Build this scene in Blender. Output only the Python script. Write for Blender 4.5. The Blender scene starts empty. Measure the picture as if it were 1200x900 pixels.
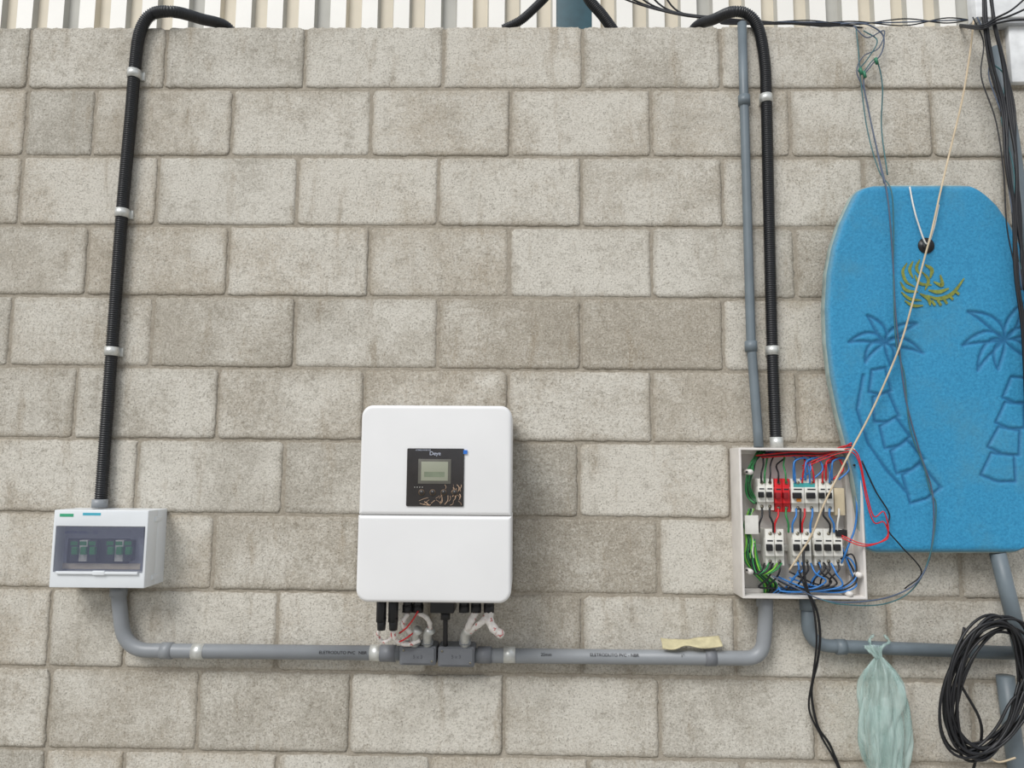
import bpy, bmesh, math, random
import numpy as np
from mathutils import Vector, Matrix
from mathutils import noise as mnoise
random.seed(7); np.random.seed(7)
scene=bpy.context.scene
scene.view_settings.view_transform='Standard'
# ---------------- camera -----------------
F=867.0
CAM=Vector((0,-2.0,1.6))
R=(Matrix.Rotation(math.radians(1.05),3,'Z')@Matrix.Rotation(math.radians(90+6.3),3,'X')@Matrix.Rotation(math.radians(0.4),3,'Z'))
cd=bpy.data.cameras.new('camera'); cam=bpy.data.objects.new('camera',cd)
scene.collection.objects.link(cam)
cam.matrix_world=Matrix.Translation(CAM)@R.to_4x4()
cd.sensor_width=36; cd.lens=F/1200*36; cd.clip_start=0.05
scene.camera=cam
def P(u,v,d=0.0):
    """survey: photo measurement -> metric point on the plane standing d metres off the wall"""
    r=R@Vector(((u-600)/F,(450-v)/F,-1)); t=(-d-CAM.y)/r.y
    return CAM+r*t
# ---------------- materials --------------
def L(c):
    c=c/255.0
    return c/12.92 if c<=0.04045 else ((c+0.055)/1.055)**2.4
def S(r,g,b): return (L(r),L(g),L(b),1)
MC={}
def M(name,col,rough=0.5,metal=0.0,var=0.12,vs=30,bump=0.1,bs=200,alpha=1.0,coat=0,trans=0,emit=None):
    if name in MC: return MC[name]
    m=bpy.data.materials.new(name); m.use_nodes=True; nt=m.node_tree; N=nt.nodes; K=nt.links
    b=N['Principled BSDF']; b.inputs['Roughness'].default_value=rough; b.inputs['Metallic'].default_value=metal
    tc=N.new('ShaderNodeTexCoord'); n=N.new('ShaderNodeTexNoise'); n.inputs['Scale'].default_value=vs; n.inputs['Detail'].default_value=5
    K.new(tc.outputs['Object'],n.inputs['Vector'])
    rp=N.new('ShaderNodeValToRGB'); rp.color_ramp.elements[0].position=.3; rp.color_ramp.elements[1].position=.7
    rp.color_ramp.elements[0].color=tuple(c*(1-var) for c in col[:3])+(1,); rp.color_ramp.elements[1].color=tuple(min(1,c*(1+var)) for c in col[:3])+(1,)
    K.new(n.outputs['Fac'],rp.inputs['Fac']); K.new(rp.outputs['Color'],b.inputs['Base Color'])
    if bump>0:
        n2=N.new('ShaderNodeTexNoise'); n2.inputs['Scale'].default_value=bs; n2.inputs['Detail'].default_value=3
        K.new(tc.outputs['Object'],n2.inputs['Vector'])
        bp=N.new('ShaderNodeBump'); bp.inputs['Strength'].default_value=bump; bp.inputs['Distance'].default_value=0.002
        K.new(n2.outputs['Fac'],bp.inputs['Height']); K.new(bp.outputs['Normal'],b.inputs['Normal'])
    b.inputs['Alpha'].default_value=alpha
    b.inputs['Coat Weight'].default_value=coat
    b.inputs['Transmission Weight'].default_value=trans
    MC[name]=m; return m
WHITE=M('white_powder_coat',S(228,227,226),.45,var=.02,vs=8,bump=.05,bs=600)
PLAST=M('offwhite_plastic',S(216,217,216),.4,var=.03,vs=12,bump=.03)
BOXW=M('dusty_white_plastic',S(215,210,204),.5,var=.08,vs=20,bump=.08)
BLACK=M('black_plastic',S(24,24,26),.4,var=.2,bump=.05)
BLKC=M('black_conduit',S(26,27,30),.42,var=.25,vs=40,bump=.05)
GREY=M('grey_pvc',S(136,139,142),.42,var=.07,vs=15,bump=.04)
GREY2=M('bluegrey_pvc',S(106,116,122),.45,var=.10,vs=18,bump=.05)
GREYD=M('dark_grey_plastic',S(112,114,118),.5,var=.08,bump=.05)
GALV=M('galvanised_steel',S(205,205,200),.4,metal=.5,var=.12,vs=80,bump=.1)
RED=M('red_plastic',S(205,30,38),.4,var=.1)
WR=M('red_wire',S(200,28,35),.4); WB=M('blue_wire',S(50,120,190),.4); WK=M('black_wire',S(22,22,25),.45); WG=M('green_wire',S(45,130,70),.45)
WW=M('white_wire',S(215,212,205),.55); WBG=M('beige_cord',S(196,178,150),.8); WGB=M('greyblue_wire',S(80,92,112),.5); WT=M('teal_wire',S(60,105,110),.5)
TERM=M('terminal_metal',S(150,145,130),.35,metal=.8)
MODW=M('breaker_body',S(222,220,212),.45,var=.04)
# ---------------- mesh helpers -----------
def link(o,parent=None):
    scene.collection.objects.link(o)
    if parent is not None:
        o.parent=parent; o.matrix_parent_inverse=parent.matrix_world.inverted()
    return o
def root(name,loc):
    e=bpy.data.objects.new(name,None); e.empty_display_size=.05; e.location=loc
    scene.collection.objects.link(e); e.matrix_world=Matrix.Translation(loc); return e
def mesh(name,verts,faces,m,parent=None,smooth=False):
    me=bpy.data.meshes.new(name); me.from_pydata([tuple(v) for v in verts],[],faces); me.validate(); me.update()
    bm=bmesh.new(); bm.from_mesh(me); bmesh.ops.recalc_face_normals(bm,faces=bm.faces); bm.to_mesh(me); bm.free()
    for mm in (m if isinstance(m,list) else [m]): me.materials.append(mm)
    if smooth:
        for p in me.polygons: p.use_smooth=True
    return link(bpy.data.objects.new(name,me),parent)
def rbox(name,x0,x1,y0,y1,z0,z1,m,parent=None,bev=.002,seg=3,vr=None):
    """box; vr = radius of the 4 edges running along y (front outline corners)"""
    bm=bmesh.new(); bmesh.ops.create_cube(bm,size=1)
    for v in bm.verts:
        v.co=Vector(((x0+x1)/2+v.co.x*abs(x1-x0),(y0+y1)/2+v.co.y*abs(y1-y0),(z0+z1)/2+v.co.z*abs(z1-z0)))
    if vr:
        es=[e for e in bm.edges if abs(e.verts[0].co.y-e.verts[1].co.y)>1e-6]
        bmesh.ops.bevel(bm,geom=es,offset=vr,segments=8,affect='EDGES',profile=.5)
        if bev>0:
            es=[e for e in bm.edges if abs(e.verts[0].co.y-min(y0,y1))<1e-6 and abs(e.verts[1].co.y-min(y0,y1))<1e-6]
            bmesh.ops.bevel(bm,geom=es,offset=bev,segments=seg,affect='EDGES',profile=.5)
    elif bev>0:
        bmesh.ops.bevel(bm,geom=bm.edges[:],offset=bev,segments=seg,affect='EDGES',profile=.5)
    me=bpy.data.meshes.new(name); bm.to_mesh(me); bm.free(); me.materials.append(m)
    for p in me.polygons: p.use_smooth=True
    o=link(bpy.data.objects.new(name,me),parent)
    try: me.set_sharp_from_angle(angle=math.radians(40))
    except Exception: pass
    return o
def pbox(name,u0,v0,u1,v1,dn,df,m,parent=None,**k):
    """box with front rectangle measured on the plane df, going back to dn"""
    a=P(u0,(v0+v1)/2,df); b=P(u1,(v0+v1)/2,df); t=P((u0+u1)/2,v0,df); q=P((u0+u1)/2,v1,df)
    return rbox(name,a.x,b.x,-df,-dn,q.z,t.z,m,parent,**k)
def frame(name,x0,x1,z0,z1,ix0,ix1,iz0,iz1,yf,yb,m,parent,bev=.002):
    """rectangular ring (box wall without front) as one closed mesh"""
    V=[]
    for y in (yf,yb):
        for (x,z) in ((x0,z0),(x1,z0),(x1,z1),(x0,z1),(ix0,iz0),(ix1,iz0),(ix1,iz1),(ix0,iz1)): V.append((x,y,z))
    Fc=[]
    for k in range(4):
        q=(k+1)%4
        Fc+= [(k,q,4+q,4+k),(8+q,8+k,12+k,12+q),(k,8+k,8+q,q),(4+k,4+q,12+q,12+k)]
    o=mesh(name,V,Fc,m,parent)
    bm=bmesh.new(); bm.from_mesh(o.data)
    es=[e for e in bm.edges if len(e.link_faces)==2 and e.calc_face_angle(0)>.5]
    bmesh.ops.bevel(bm,geom=es,offset=bev,segments=3,affect='EDGES',profile=.5)
    bm.to_mesh(o.data); bm.free()
    for p in o.data.polygons: p.use_smooth=True
    o.data.set_sharp_from_angle(angle=math.radians(40)); return o
def cat(pts,n=10):
    pts=[Vector(p) for p in pts]
    if len(pts)<3: return pts
    ext=[pts[0]*2-pts[1]]+pts+[pts[-1]*2-pts[-2]]
    out=[]
    for i in range(1,len(ext)-2):
        p0,p1,p2,p3=ext[i-1:i+3]
        for k in range(n):
            t=k/n
            out.append(.5*((2*p1)+(p2-p0)*t+(2*p0-5*p1+4*p2-p3)*t*t+(3*p1-p0-3*p2+p3)*t**3))
    out.append(pts[-1]); return out
def fillet(pts,r,n=10):
    pts=[Vector(p) for p in pts]; out=[pts[0]]
    for i in range(1,len(pts)-1):
        a=(pts[i-1]-pts[i]); b=(pts[i+1]-pts[i]); rr=min(r,a.length*.49,b.length*.49)
        A=pts[i]+a.normalized()*rr; B=pts[i]+b.normalized()*rr
        for k in range(n+1):
            t=k/n; out.append(A*(1-t)**2+pts[i]*2*t*(1-t)+B*t*t)
    out.append(pts[-1]); return out
def resample(pts,step):
    pts=[Vector(p) for p in pts]; seg=[(pts[i+1]-pts[i]).length for i in range(len(pts)-1)]
    tot=sum(seg); n=max(2,int(tot/step)); out=[]; i=0; acc=0
    for k in range(n+1):
        s=tot*k/n
        while i<len(seg)-1 and acc+seg[i]<s: acc+=seg[i]; i+=1
        t=(s-acc)/seg[i] if seg[i]>0 else 0
        out.append(pts[i].lerp(pts[i+1],min(1,t)))
    return out
def tubegeo(pts,r,seg=10,rad=None):
    V=[];Fc=[]; n=len(pts); t0=(pts[1]-pts[0]).normalized()
    up=Vector((0,1,0)) if abs(t0.y)<.9 else Vector((1,0,0))
    nrm=(up-t0*up.dot(t0)).normalized(); 
    for i,p in enumerate(pts):
        t=(pts[min(i+1,n-1)]-pts[max(i-1,0)])
        t=t.normalized() if t.length>1e-9 else t0
        nrm=(nrm-t*nrm.dot(t)); nrm=nrm.normalized() if nrm.length>1e-6 else Vector((0,1,0)); b=t.cross(nrm)
        rr=rad(i) if rad else r
        for k in range(seg):
            a=2*math.pi*k/seg; V.append(p+(nrm*math.cos(a)+b*math.sin(a))*rr)
        t0=t
    for i in range(n-1):
        for k in range(seg):
            k2=(k+1)%seg; Fc.append((i*seg+k,i*seg+k2,(i+1)*seg+k2,(i+1)*seg+k))
    Fc.append(tuple(range(seg))); Fc.append(tuple(range((n-1)*seg,n*seg)))
    return V,Fc
def tube(name,pts,r,m,parent=None,seg=10,rad=None):
    pts=[Vector(p) for p in pts]
    V,Fc=tubegeo(pts,r,seg,rad); return mesh(name,V,Fc,m,parent,True)
def corr(name,pts,r,m,parent=None,pitch=.006):
    pts=resample(pts,pitch/4)
    pr=[1.0,1.0,.86,.86]
    return tube(name,pts,r,m,parent,14,rad=lambda i:r*pr[i%4])
def wire(name,px,r,m,parent=None,d=.02,seg=6,n=8):
    """px: (u,v) or (u,v,d)"""
    pts=[P(p[0],p[1],p[2] if len(p)>2 else d) for p in px]
    return tube(name,cat(pts,n),r,m,parent,seg)
def cyl(name,c,axis,r,h,m,parent=None,seg=20,r2=None):
    c=Vector(c); axis=Vector(axis).normalized()
    return tube(name,[c-axis*h/2,c+axis*h/2],r,m,parent,seg,rad=(lambda i:[r,r2][i]) if r2 else None)
def text(name,s,u,v,d,size,m,parent,rot=0):
    c=bpy.data.curves.new(name,'FONT'); c.body=s; c.size=size; c.align_x='CENTER'; c.align_y='CENTER'; c.extrude=.0001
    c.materials.append(m); o=bpy.data.objects.new(name,c)
    o.matrix_world=Matrix.Translation(P(u,v,d))@Matrix.Rotation(rot,4,'Y')@Matrix.Rotation(math.pi/2,4,'X')
    scene.collection.objects.link(o); mw=o.matrix_world.copy(); o.parent=parent; o.matrix_parent_inverse=parent.matrix_world.inverted(); return o
# ---------------- wall -------------------
lines=[(33,31),(104,104.5),(183,184.5),(264,267),(346,351),(429,436.5),(513.5,521),(600,610),(689,701),(781.5,797),(877,894)]
rows=[[34,194,357,520,683,845,1010,1175],[30,110,272,435,598,763,926,1092],[24,184,348,514,681,847,1013,1180],
[102,267,432,597,764,932,1100],[12,178,345,513,681,848,1018,1190],[88,255,426,595,764,935,1105],[-12,160,332,503,678,856,1030],
[72,250,422,597,772,948,1125],[58,147,325,503,682,862,1042],[57,232,410,590,773,955,1140],[50,143,323,503,690,870,1050]]
# tone of single blocks (0 dark .. 1 pale), inverter's shadow painted into the dark ones around it: (course, index of left joint): tone
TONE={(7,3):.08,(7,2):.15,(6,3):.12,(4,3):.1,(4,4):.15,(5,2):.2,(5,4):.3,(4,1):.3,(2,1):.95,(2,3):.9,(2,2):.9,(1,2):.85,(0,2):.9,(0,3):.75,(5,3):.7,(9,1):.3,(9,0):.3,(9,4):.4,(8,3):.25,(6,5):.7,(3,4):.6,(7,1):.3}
ZL=[]
for a,b in lines:
    p=P(0,a);q=P(1000,b); s=(q.z-p.z)/(q.x-p.x); ZL.append((p.z-s*p.x,s))
while ZL[-1][0]>0.05: ZL.append((max(ZL[-1][0]-.2,0.0),0.0 if ZL[-1][0]-.2<=0.05 else ZL[-1][1]*.8))
XJ=[]
for i,rw in enumerate(rows):
    vm=(lines[i][0]+lines[min(i+1,10)][0])/2 if i<10 else 925
    XJ.append([P(u,vm).x for u in rw])
while len(XJ)<len(ZL)-1: XJ.append([x+.005 for x in XJ[-2]])
firsts=list(XJ)
XJ=[list(x) for x in XJ]
for xs in XJ:
    while xs[0]>-2.3: xs.insert(0,xs[0]-.4)
    while xs[-1]<2.3: xs.append(xs[-1]+.4)
V=[];Fc=[];C=[]
rng=np.random.RandomState(3)
JH=.0036
for r_,xs in enumerate(XJ):
    zt,st=ZL[r_]; zb,sb=ZL[r_+1]
    for j in range(len(xs)-1):
        x0=xs[j]+JH; x1=xs[j+1]-JH; nu,nv=34,18
        us=np.concatenate([[0,.01,.024],np.linspace(.045,.955,nu-5),[.976,.99,1]]); vs=np.concatenate([[0,.02,.05],np.linspace(.1,.9,nv-5),[.95,.98,1]])
        off=rng.uniform(-.0012,.002); tint=rng.rand(); t2=.25+.75*rng.rand(); base=len(V)
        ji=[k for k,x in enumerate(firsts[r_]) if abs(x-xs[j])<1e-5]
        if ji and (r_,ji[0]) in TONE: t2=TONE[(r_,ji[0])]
        tilt=rng.uniform(-.002,.002)
        jx=rng.uniform(-.0022,.0022,(len(vs),2)); jz=rng.uniform(-.0020,.0020,(len(us),2))
        jc=rng.uniform(0.000,.006,4)
        for b_,tv in enumerate(vs):
            for a_,tu in enumerate(us):
                x=x0+(x1-x0)*tu; zz0=zb+sb*x+JH; zz1=zt+st*x-JH
                if r_==0: zz1+=.0045
                z=zz0+(zz1-zz0)*tv
                de=min(tu*(x1-x0),(1-tu)*(x1-x0),tv*(zz1-zz0),(1-tv)*(zz1-zz0))
                w=max(0,1-de/.007)
                if a_==0: x+=jx[b_][0]
                if a_==len(us)-1: x+=jx[b_][1]
                if b_==0: z+=jz[a_][0]
                if b_==len(vs)-1: z+=jz[a_][1]
                cx=min(tu,1-tu)*(x1-x0); cz=min(tv,1-tv)*(zz1-zz0); cc=jc[(tu>.5)*2+(tv>.5)]
                if cx+cz<.012:
                    k=(1-(cx+cz)/.012)*cc; x+=k*(1 if tu<.5 else -1); z+=k*(1 if tv<.5 else -1)
                y=-off-tilt*(tu-.5)+.0032*w*w+rng.uniform(-.0004,.0004)
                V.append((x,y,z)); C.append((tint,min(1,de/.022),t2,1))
        n=len(us)
        for b_ in range(len(vs)-1):
            for a_ in range(n-1):
                i0=base+b_*n+a_; Fc.append((i0,i0+1,i0+n+1,i0+n))
        ring=[base+a for a in range(n)]+[base+b*n+n-1 for b in range(1,len(vs))]+[base+(len(vs)-1)*n+a for a in range(n-2,-1,-1)]+[base+b*n for b in range(len(vs)-2,0,-1)]
        sb_=len(V)
        for i in ring: V.append((V[i][0],.02,V[i][2])); C.append((tint,0,t2,1))
        for i in range(len(ring)):
            k=(i+1)%len(ring); Fc.append((ring[k],ring[i],sb_+i,sb_+k))
nb=len(Fc)
xa,xb=-2.4,2.4
za,zb_=ZL[0][0]+ZL[0][1]*xa-.004,ZL[0][0]+ZL[0][1]*xb-.004
s0=len(V)
for (x,y,z) in [(xa,.0034,0),(xb,.0034,0),(xb,.0034,zb_),(xa,.0034,za),(xa,.145,0),(xb,.145,0),(xb,.145,zb_),(xa,.145,za)]:
    V.append((x,y,z)); C.append((.5,0,.5,1))
for f in [(0,1,2,3),(5,4,7,6),(3,2,6,7),(4,0,3,7),(1,5,6,2),(4,5,1,0)]: Fc.append(tuple(s0+i for i in f))
me=bpy.data.meshes.new('wall_back'); me.from_pydata(V,[],Fc); me.update()
ca=me.color_attributes.new('blk','FLOAT_COLOR','POINT')
ca.data.foreach_set('color',np.array(C,dtype=np.float32).ravel())
me.polygons.foreach_set('use_smooth',[True]*nb+[False]*6)
def wallmat(name,mortar):
    m=bpy.data.materials.new(name); m.use_nodes=True; nt=m.node_tree; N=nt.nodes; K=nt.links; b=N['Principled BSDF']
    b.inputs['Roughness'].default_value=.92; b.inputs['Specular IOR Level'].default_value=.15
    tc=N.new('ShaderNodeTexCoord'); at=N.new('ShaderNodeAttribute'); at.attribute_name='blk'
    sep=N.new('ShaderNodeSeparateColor'); K.new(at.outputs['Color'],sep.inputs['Color'])
    cmb=N.new('ShaderNodeVectorMath'); cmb.operation='MULTIPLY_ADD'; K.new(at.outputs['Color'],cmb.inputs[0]); cmb.inputs[1].default_value=(7,0,5) ; K.new(tc.outputs['Object'],cmb.inputs[2])
    def noise(sc,det=5,rg=.6,src=None,scale=None):
        n=N.new('ShaderNodeTexNoise'); n.inputs['Scale'].default_value=sc; n.inputs['Detail'].default_value=det; n.inputs['Roughness'].default_value=rg
        s=src or cmb.outputs[0]
        if scale:
            mp=N.new('ShaderNodeMapping'); mp.inputs['Scale'].default_value=scale; K.new(s,mp.inputs['Vector']); s=mp.outputs[0]
        K.new(s,n.inputs['Vector']); return n.outputs['Fac']
    def mr(v,a,b_,c=0,d=1):
        x=N.new('ShaderNodeMapRange'); x.inputs['From Min'].default_value=a; x.inputs['From Max'].default_value=b_; x.inputs['To Min'].default_value=c; x.inputs['To Max'].default_value=d; K.new(v,x.inputs['Value']); return x.outputs[0]
    def mth(op,a,b_):
        x=N.new('ShaderNodeMath'); x.operation=op
        for i,s in enumerate((a,b_)):
            if isinstance(s,(int,float)): x.inputs[i].default_value=s
            else: K.new(s,x.inputs[i])
        return x.outputs[0]
    def mix(f,a,b_,bl='MIX'):
        x=N.new('ShaderNodeMix'); x.data_type='RGBA'; x.blend_type=bl
        for i,s in ((0,f),(6,a),(7,b_)):
            if isinstance(s,(int,float,tuple)): x.inputs[i].default_value=s
            else: K.new(s,x.inputs[i])
        return x.outputs[2]
    fine=noise(190,3,.8); med=noise(38,8,.75); big=noise(5,5,.6); fin2=noise(85,6,.8)
    if mortar:
        col=mix(mr(med,.3,.7),S(156,147,133),S(188,179,164)); col=mix(mr(fine,.4,.7,0,.6),col,S(136,127,113))
    else:
        grey=mix(mr(med,.33,.66),S(164,158,146),S(198,192,180))
        warm=mix(mr(med,.33,.66),S(174,163,146),S(204,194,178))
        col=mix(sep.outputs['Red'],grey,warm)
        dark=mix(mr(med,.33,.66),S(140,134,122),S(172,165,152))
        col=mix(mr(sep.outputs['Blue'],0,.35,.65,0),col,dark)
        pm=mth('ADD',mth('ADD',mth('MULTIPLY',big,1.1),mth('MULTIPLY',fin2,.9)),mth('MULTIPLY',sep.outputs['Green'],.12))
        pm=mth('ADD',pm,mth('MULTIPLY',sep.outputs['Blue'],.3))
        col=mix(mr(pm,1.12,1.38,0,.8),col,S(222,217,206))
        eg=mth('SUBTRACT',mth('MULTIPLY',fin2,1.2),mth('MULTIPLY',sep.outputs['Green'],.5))
        col=mix(mr(eg,.35,.6,0,.4),col,S(142,133,118))
        dr=noise(9,6,.7,tc.outputs['Object'],(2.2,1,.5))
        col=mix(mr(dr,.55,.68,0,.5),col,S(156,141,119))
        dr2=noise(2.2,7,.75,tc.outputs['Object'],(1,1,1))
        col=mix(mr(dr2,.52,.66,0,.35),col,S(146,138,124))
        blot=noise(22,7,.8)
        col=mix(mr(blot,.53,.62,0,.36),col,S(134,126,111))
        vo=N.new('ShaderNodeTexVoronoi'); vo.inputs['Scale'].default_value=150; K.new(cmb.outputs[0],vo.inputs['Vector'])
        pores=mth('MULTIPLY',mr(vo.outputs['Distance'],.12,.36,1,0),mr(med,.42,.6))
        col=mix(mth('MULTIPLY',pores,.65),col,S(96,89,78))
        col=mix(mr(fine,.52,.66,0,.55),col,S(120,112,99))
        col=mix(mr(fine,.3,.46,.5,0),col,S(230,225,214))
    K.new(col,b.inputs['Base Color'])
    h=mth('ADD',mth('MULTIPLY',fine,.8),mth('ADD',mth('MULTIPLY',fin2,1.1),mth('MULTIPLY',med,.8)))
    bp=N.new('ShaderNodeBump'); bp.inputs['Strength'].default_value=.75; bp.inputs['Distance'].default_value=.004
    K.new(h,bp.inputs['Height']); K.new(bp.outputs['Normal'],b.inputs['Normal'])
    return m
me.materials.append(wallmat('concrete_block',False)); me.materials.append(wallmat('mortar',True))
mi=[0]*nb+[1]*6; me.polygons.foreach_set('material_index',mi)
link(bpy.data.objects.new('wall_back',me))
# ---------------- floor -------------------
rbox('floor',-4,4,-5,2.5,-.1,0,M('floor_concrete',S(160,157,150),.9,var=.15,vs=4,bump=.4,bs=60),bev=0)
# ---------------- corrugated metal siding behind -------
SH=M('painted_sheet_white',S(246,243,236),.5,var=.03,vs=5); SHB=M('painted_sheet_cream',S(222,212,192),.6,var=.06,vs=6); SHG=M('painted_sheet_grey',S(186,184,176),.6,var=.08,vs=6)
y0=1.3; V=[];Fc=[];mi=[]; x=-2.8; prof=[(0,0),(.062,0),(.070,.030),(.142,.030),(.150,0)]
xs=[]; xe=P(1118,10,-1.3).x
while x<xe:
    for a,b in prof[:-1]: xs.append((x+a,y0-b))
    x+=.15
for (a,b) in xs: V.append((a,b,0)); V.append((a,b,4.2))
for i in range(len(xs)-1):
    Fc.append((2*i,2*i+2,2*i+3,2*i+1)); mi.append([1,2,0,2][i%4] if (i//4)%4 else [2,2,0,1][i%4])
o=mesh('corrugated_metal_siding',V,Fc,[SH,SHB,SHG])
for p,k in zip(o.data.polygons,mi): p.material_index=k
o.modifiers.new('t','SOLIDIFY').thickness=.002
e=root('steel_column',P(670,14,-.5))
TEAL=M('teal_paint',S(38,74,84),.5,var=.2,vs=20)
a=P(652,14,-.5);b=P(690,14,-.5)
rbox('web',a.x+.03,b.x-.03,.40,.5,0,3.4,TEAL,e,bev=.001)
rbox('flange_front',a.x,b.x,.38,.40,0,3.4,TEAL,e,bev=.001)
rbox('flange_back',a.x,b.x,.5,.52,0,3.4,TEAL,e,bev=.001)
# ---------------- conduits -----------------
def straps(parent,lst,pipe_r,vertical=True):
    for k,(u,v,w) in enumerate(lst):
        c=P(u,v,pipe_r+.002); ax=Vector((0,0,1)) if vertical else Vector((1,0,0))
        tube(f'strap_band_{k}',[c-ax*.012,c+ax*.012],pipe_r*1.12,GALV,parent,16)
        rbox(f'strap_ear_{k}',c.x-pipe_r*.9,c.x+pipe_r*1.45,-.007,.003,c.z-.012,c.z+.012,GALV,parent,bev=.0008)
def cpath(l,n=12): return cat([P(*p) for p in l],n)
e=root('corrugated_black_conduit',P(135,350,.018))
path=cpath([(286,66,-.2),(268,33,-.18),(235,22,-.08),(204,14,.015),(178,17,.018),(164,38,.018),(158,80,.018),(153,140,.018),(143,250,.018),(131,412,.018),(123,520,.018),(118,588,.02)])
corr('hose',path,.0165,BLKC,e)
straps(e,[(157,87,0),(143,250,0),(131,412,0)],.0165)
cyl('gland',P(117,590,.03),(0,0,1),.02,.022,GREY,e); 
e=root('corrugated_black_conduit',P(903,300,.018))
path=cpath([(796,66,-.2),(814,33,-.18),(838,22,-.05),(858,14,.012),(876,17,.018),(889,34,.018),(896,72,.018),(898,116,.018),(901,250,.018),(905,411,.018),(909,512,.03)])
corr('hose',path,.0158,BLKC,e)
straps(e,[(897.5,116,0),(905,411,0)],.0158)
cyl('gland',P(910,519,.04),(0,0,1),.017,.03,GALV,e)
e=root('grey_conduit_riser',P(878,250,.016))
tube('pipe',[P(869.5,27,.016),P(872,120,.016),P(880,400,.016),P(888,505,.03),P(889,524,.035)],.0125,GREY2,e,16)
for k,(u,v) in enumerate([(872,118),(880,406)]):
    c=P(u,v,.016); tube(f'coupling_{k}',[c-Vector((0,0,.014)),c+Vector((0,0,.014))],.0165,GREY2,e,16)
RB=.0185; D=.03
e=root('grey_conduit_run',P(500,766,D))
tube('pipe_west',fillet([P(139,688,.04),P(139,700,D),P(146,762,D),P(470,765.5,D)],.13,14),RB,GREY,e,18)
tube('pipe_east',fillet([P(556,768,D),P(893,771.5,D),P(897,730,D),P(897,700,.04)],.13,14),RB,GREY,e,18)
def band(nm,u,v,l,m=GREY,k=1.14,ax=(1,0,0)):
    c=P(u,v,D); ax=Vector(ax); tube(nm,[c-ax*l/2,c+ax*l/2],RB*k,m,e,18)
band('coupling_1',196,762.5,.028); band('coupling_2',455,765.5,.04,GREYD); band('coupling_3',568,767.5,.035,GREYD); band('coupling_4',832,770.5,.028,GREYD)
band('strap_1',233,763.5,.03,GALV,1.1); band('strap_2',597,767.5,.03,GALV,1.1); band('strap_3',441,765,.03,GALV,1.1)
band('adapter_1',139,694,.02,GREY,1.15,(0,0,1)); band('adapter_2',896,706,.02,GREY,1.15,(0,0,1))
INK=M('ink_black',S(40,40,44),.6)
for k,(u,s) in enumerate([(395,'ELETRODUTO PVC'),(425,'NBR'),(720,'ELETRODUTO PVC - NBR'),(800,'1"'),(640,'25mm')]):
    text(f'print_{k}',s,u,764+(u-300)*.009,D+RB+.0008,.011,INK,e)
for k,(a,b) in enumerate([((468,757),(511,780)),((513,758),(556,782))]):
    e2=root('junction_box',P((a[0]+b[0])/2,768,.05))
    pbox('body',a[0],a[1],b[0],b[1],.0,.06,GREYD,e2,bev=.004,vr=.006)
    pbox('lid',a[0]+2,a[1]+2,b[0]-2,b[1]-2,.058,.064,GREYD,e2,bev=.002,vr=.005)
    for su,sv in ((a[0]+5,a[1]+5),(b[0]-5,b[1]-5)): cyl('screw',P(su,sv,.064),(0,1,0),.003,.003,TERM,e2,10)
    text('label','5 x 3',(a[0]+b[0])/2,770,.0645,.012,M('lbl',S(80,82,86)),e2)
# ---------------- inverter -----------------
e=root('solar_inverter',P(510,590,.1))
a=P(423,480,.2);b=P(600,480,.2);t=P(510,475,.2).z;mz=P(510,604,.2).z;bz=P(510,706.5,.2).z
c=P(417.5,700,.205);d_=P(598.5,700,.205)
x0=(a.x+c.x)/2;x1=(b.x+d_.x)/2
def cover(nm,z0,z1,rt,rbm,yf,x0,x1,m):
    def outline(ins):
        o=[]
        for (cx,cz,r,a0) in ((x1,z1,rt,0),(x0,z1,rt,90),(x0,z0,rbm,180),(x1,z0,rbm,270)):
            r_=max(r-ins,.0005); sx=-1 if cx==x1 else 1; sz=-1 if cz==z1 else 1
            ox=cx+sx*(ins+r_); oz=cz+sz*(ins+r_)
            for k in range(11):
                an=math.radians(a0+9*k); o.append((ox+r_*math.cos(an),oz+r_*math.sin(an)))
        return o
    V=[];n=44;levels=[(-.03,0)]
    R_=.009
    for k in range(7):
        an=math.pi/2*k/6; levels.append((yf+R_-R_*math.sin(an),R_*(1-math.cos(an))))
    for (y,ins) in levels:
        for (x,z) in outline(ins): V.append((x,y,z))
    Fc=[]
    for l in range(len(levels)-1):
        for k in range(n): Fc.append((l*n+k,l*n+(k+1)%n,(l+1)*n+(k+1)%n,(l+1)*n+k))
    Fc.append(tuple(range(n))); Fc.append(tuple(range((len(levels)-1)*n,len(levels)*n)))
    o=mesh(nm,V,Fc,m,e,True)
    o.data.set_sharp_from_angle(angle=math.radians(35)); return o
cover('upper_cover',mz+.0006,t,.028,.002,-.2,x0,x1,WHITE)
cover('lower_cover',bz,mz-.0010,.002,.03,-.203,x0-.001,x1+.001,WHITE)
rbox('seam_gasket',x0+.004,x1-.004,-.19,-.03,mz-.004,mz+.004,M('seam_grey',S(150,148,144)),e,bev=0)
rbox('chassis',x0+.012,x1-.012,-.15,-.004,bz+.012,t-.012,M('chassis_grey',S(150,152,154),.4,metal=.4),e,bev=.004)
rbox('mount_bracket',x0+.08,x1-.08,-.01,.004,t-.12,t-.03,GALV,e,bev=.001)
GL=M('display_glass',S(38,34,33),.12,var=.2,vs=40,bump=0,coat=.6)
pbox('display_panel',476.5,525.5,543.5,593.5,.199,.2035,GL,e,bev=.0008,vr=.003)
pbox('display_bezel',490,538,528.5,567,.2,.2045,M('bezel',S(96,94,86),.4),e,bev=.0005)
pbox('lcd',493.5,541,525,563.5,.2,.2052,M('lcd_green',S(150,152,134),.3,var=.06,vs=10,bump=0),e,bev=.0003)
pbox('lcd_text',497,553,521,559,.2,.20535,M('lcd_green2',S(120,128,108),.3),e,bev=0)
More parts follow.
